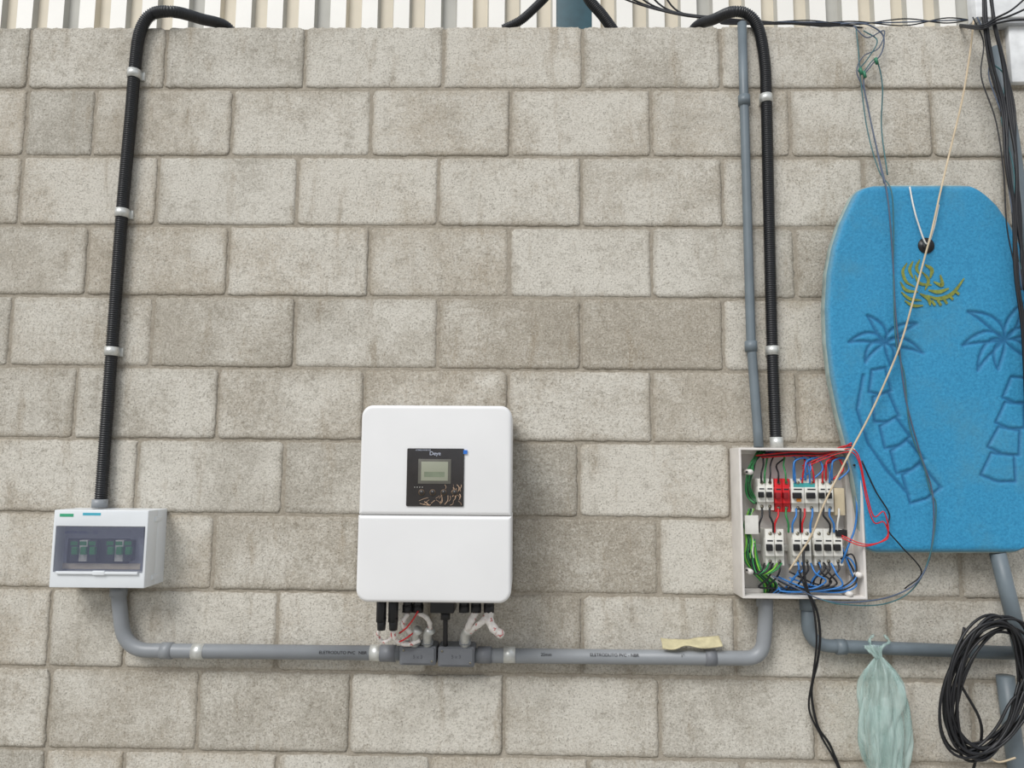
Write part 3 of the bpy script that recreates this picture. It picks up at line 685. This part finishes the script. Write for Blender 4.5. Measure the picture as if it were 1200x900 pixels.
# ---------------- cable coil -----------------
e=root('cable_coil',P(1155,808,.07))
rc=random.Random(9); pts=[]
for lp in range(15):
    dx=rc.uniform(-7,7);dy=rc.uniform(-7,7);sx=rc.uniform(.66,1.05);sy=rc.uniform(.82,1.02);ro=rc.uniform(-.16,.16)+.28
    for kk in range(14):
        an=2*math.pi*kk/14; X=48*sx*math.cos(an);Y=86*sy*math.sin(an)
        pts.append(P(1158+dx+X*math.cos(ro)-Y*math.sin(ro),808+dy+X*math.sin(ro)+Y*math.cos(ro),.10+.012*math.sin(an*.5+lp)+rc.uniform(-.003,.003)))
tube('coil',cat(pts,4),.0034,WK,e,7)
wire('tail',[(1130,735,.09),(1122,790,.09),(1150,850,.09),(1140,905,.06)],.0034,WK,e)
wire('tie',[(1156,885,.1),(1170,893,.1),(1190,888,.1)],.0022,WBG,e)
# ---------------- plastic bag ----------------
def bagmat():
    m=bpy.data.materials.new('thin_green_plastic'); m.use_nodes=True; nt=m.node_tree;N=nt.nodes;K=nt.links;b=N['Principled BSDF']
    b.inputs['Roughness'].default_value=.22
    tc=N.new('ShaderNodeTexCoord'); mp=N.new('ShaderNodeMapping'); mp.inputs['Scale'].default_value=(34,34,6); K.new(tc.outputs['Object'],mp.inputs[0])
    n=N.new('ShaderNodeTexNoise'); n.inputs['Scale'].default_value=1; n.inputs['Detail'].default_value=4; n.inputs['Roughness'].default_value=.5; n.inputs['Distortion'].default_value=.8; K.new(mp.outputs[0],n.inputs['Vector'])
    r=N.new('ShaderNodeValToRGB'); r.color_ramp.elements[0].position=.32; r.color_ramp.elements[0].color=S(138,172,164); r.color_ramp.elements[1].position=.66; r.color_ramp.elements[1].color=S(200,220,214); K.new(n.outputs['Fac'],r.inputs[0]); K.new(r.outputs[0],b.inputs['Base Color'])
    ra=N.new('ShaderNodeMapRange'); ra.inputs['From Min'].default_value=.32; ra.inputs['From Max'].default_value=.68; ra.inputs['To Min'].default_value=.25; ra.inputs['To Max'].default_value=.6; K.new(n.outputs['Fac'],ra.inputs['Value']); K.new(ra.outputs[0],b.inputs['Alpha'])
    bp=N.new('ShaderNodeBump'); bp.inputs['Strength'].default_value=.8; bp.inputs['Distance'].default_value=.010; K.new(n.outputs['Fac'],bp.inputs['Height']); K.new(bp.outputs[0],b.inputs['Normal']); return m
e=root('plastic_bag',P(1035,830,.07))
BAG=bagmat()
prof=[(757,1024,9),(764,1027,5),(770,1030,3.5),(776,1031,8),(786,1032,15),(800,1033,21),(820,1034,25),(845,1036,26),(870,1038,25),(890,1040,22),(900,1041,19),(908,1041,15),(912,1041,9)]
def bag(nm,kk,sd,z0):
    pv=np.array(prof,float); V=[];Fc=[];ns=128;nl=110
    for i in range(nl):
        v=z0+(912-z0)*i/(nl-1); u=np.interp(v,pv[:,0],pv[:,1]); w_=np.interp(v,pv[:,0],pv[:,2])*kk; c=P(u,v,.075); rx=w_/F*1.93
        g=math.exp(-((v-775)/45)**2)
        for j in range(ns):
            a=2*math.pi*j/ns
            q1=mnoise.noise(Vector((math.cos(a)*1.4,math.sin(a)*1.4,v*.014+sd)))
            q2=abs(mnoise.noise(Vector((math.cos(a)*3+v*.010,math.sin(a)*3,v*.016+sd+3))))
            fold=1+.22*q1+.55*(q2-.2)+g*.24*math.sin(9*a+v*.02)
            V.append((c.x+rx*fold*math.cos(a),c.y+min(rx,.05)*.62*fold*math.sin(a),c.z))
    for i in range(nl-1):
        for j in range(ns): Fc.append((i*ns+j,i*ns+(j+1)%ns,(i+1)*ns+(j+1)%ns,(i+1)*ns+j))
    Fc.append(tuple(range((nl-1)*ns,nl*ns)))
    mesh(nm,V,Fc,BAG,e,True)
bag('bag_body',1,0,757); bag('bag_inner',.6,5,830)
for i,l in enumerate([[(1030,772,.07),(1022,760,.062),(1019,750,.045),(1024,744,.03)],[(1030,772,.07),(1034,758,.065),(1042,752,.05),(1036,744,.03)],[(1029,772,.08),(1020,764,.08),(1014,758,.07)]]):
    pts=cat([P(*p) for p in l],6); tube(f'handle_{i}',pts,.005,BAG,e,8,rad=lambda i_:.0022+.0022*abs(math.sin(i_*.7)))
# ---------------- rag on the pipe ------------
e=root('beige_rag',P(812,756,.05))
RG=M('beige_cloth',S(196,186,150),.9,var=.15,vs=50,bump=.6,bs=150)
V=[];Fc=[];nx,ny=30,12
for i in range(nx):
    for j in range(ny):
        t_=i/(nx-1);s=j/(ny-1)
        top=751+2*math.sin(t_*5); bot=761-2.2*abs(math.sin(t_*3.1))*1+1.5*math.sin(t_*11)-4*max(0,t_-.75)*4*.4
        p=P(777+70*t_,top+(bot-top)*s,.0545); 
        V.append((p.x,-.018-.034*math.sin(s*math.pi*.5)-.003*math.sin(t_*17+s*4),p.z))
for i in range(nx-1):
    for j in range(ny-1): q=i*ny+j; Fc.append((q,q+1,q+ny+1,q+ny))
o=mesh('cloth',V,Fc,RG,e,True); o.modifiers.new('s','SOLIDIFY').thickness=.002
# ---------------- light ----------------------
wd=bpy.data.worlds.new('World'); scene.world=wd; wd.use_nodes=True; nt=wd.node_tree; N=nt.nodes;K=nt.links
bg=N['Background']; tc=N.new('ShaderNodeTexCoord'); sp=N.new('ShaderNodeSeparateXYZ'); K.new(tc.outputs['Generated'],sp.inputs[0])
rp=N.new('ShaderNodeValToRGB'); K.new(sp.outputs['Z'],rp.inputs[0])
rp.color_ramp.elements[0].position=0; rp.color_ramp.elements[0].color=(.55,.54,.52,1); rp.color_ramp.elements[1].position=.4; rp.color_ramp.elements[1].color=(.93,1.0,1.1,1)
K.new(rp.outputs[0],bg.inputs[0]); bg.inputs[1].default_value=.80
sd=bpy.data.lights.new('sun','SUN'); sd.energy=2.3; sd.angle=math.radians(28); sd.color=(1,.985,.96)
so=bpy.data.objects.new('sun',sd); scene.collection.objects.link(so)
so.rotation_euler=Vector((.50,.75,-.85)).to_track_quat('-Z','Y').to_euler(); so.location=(-2,-3,4)
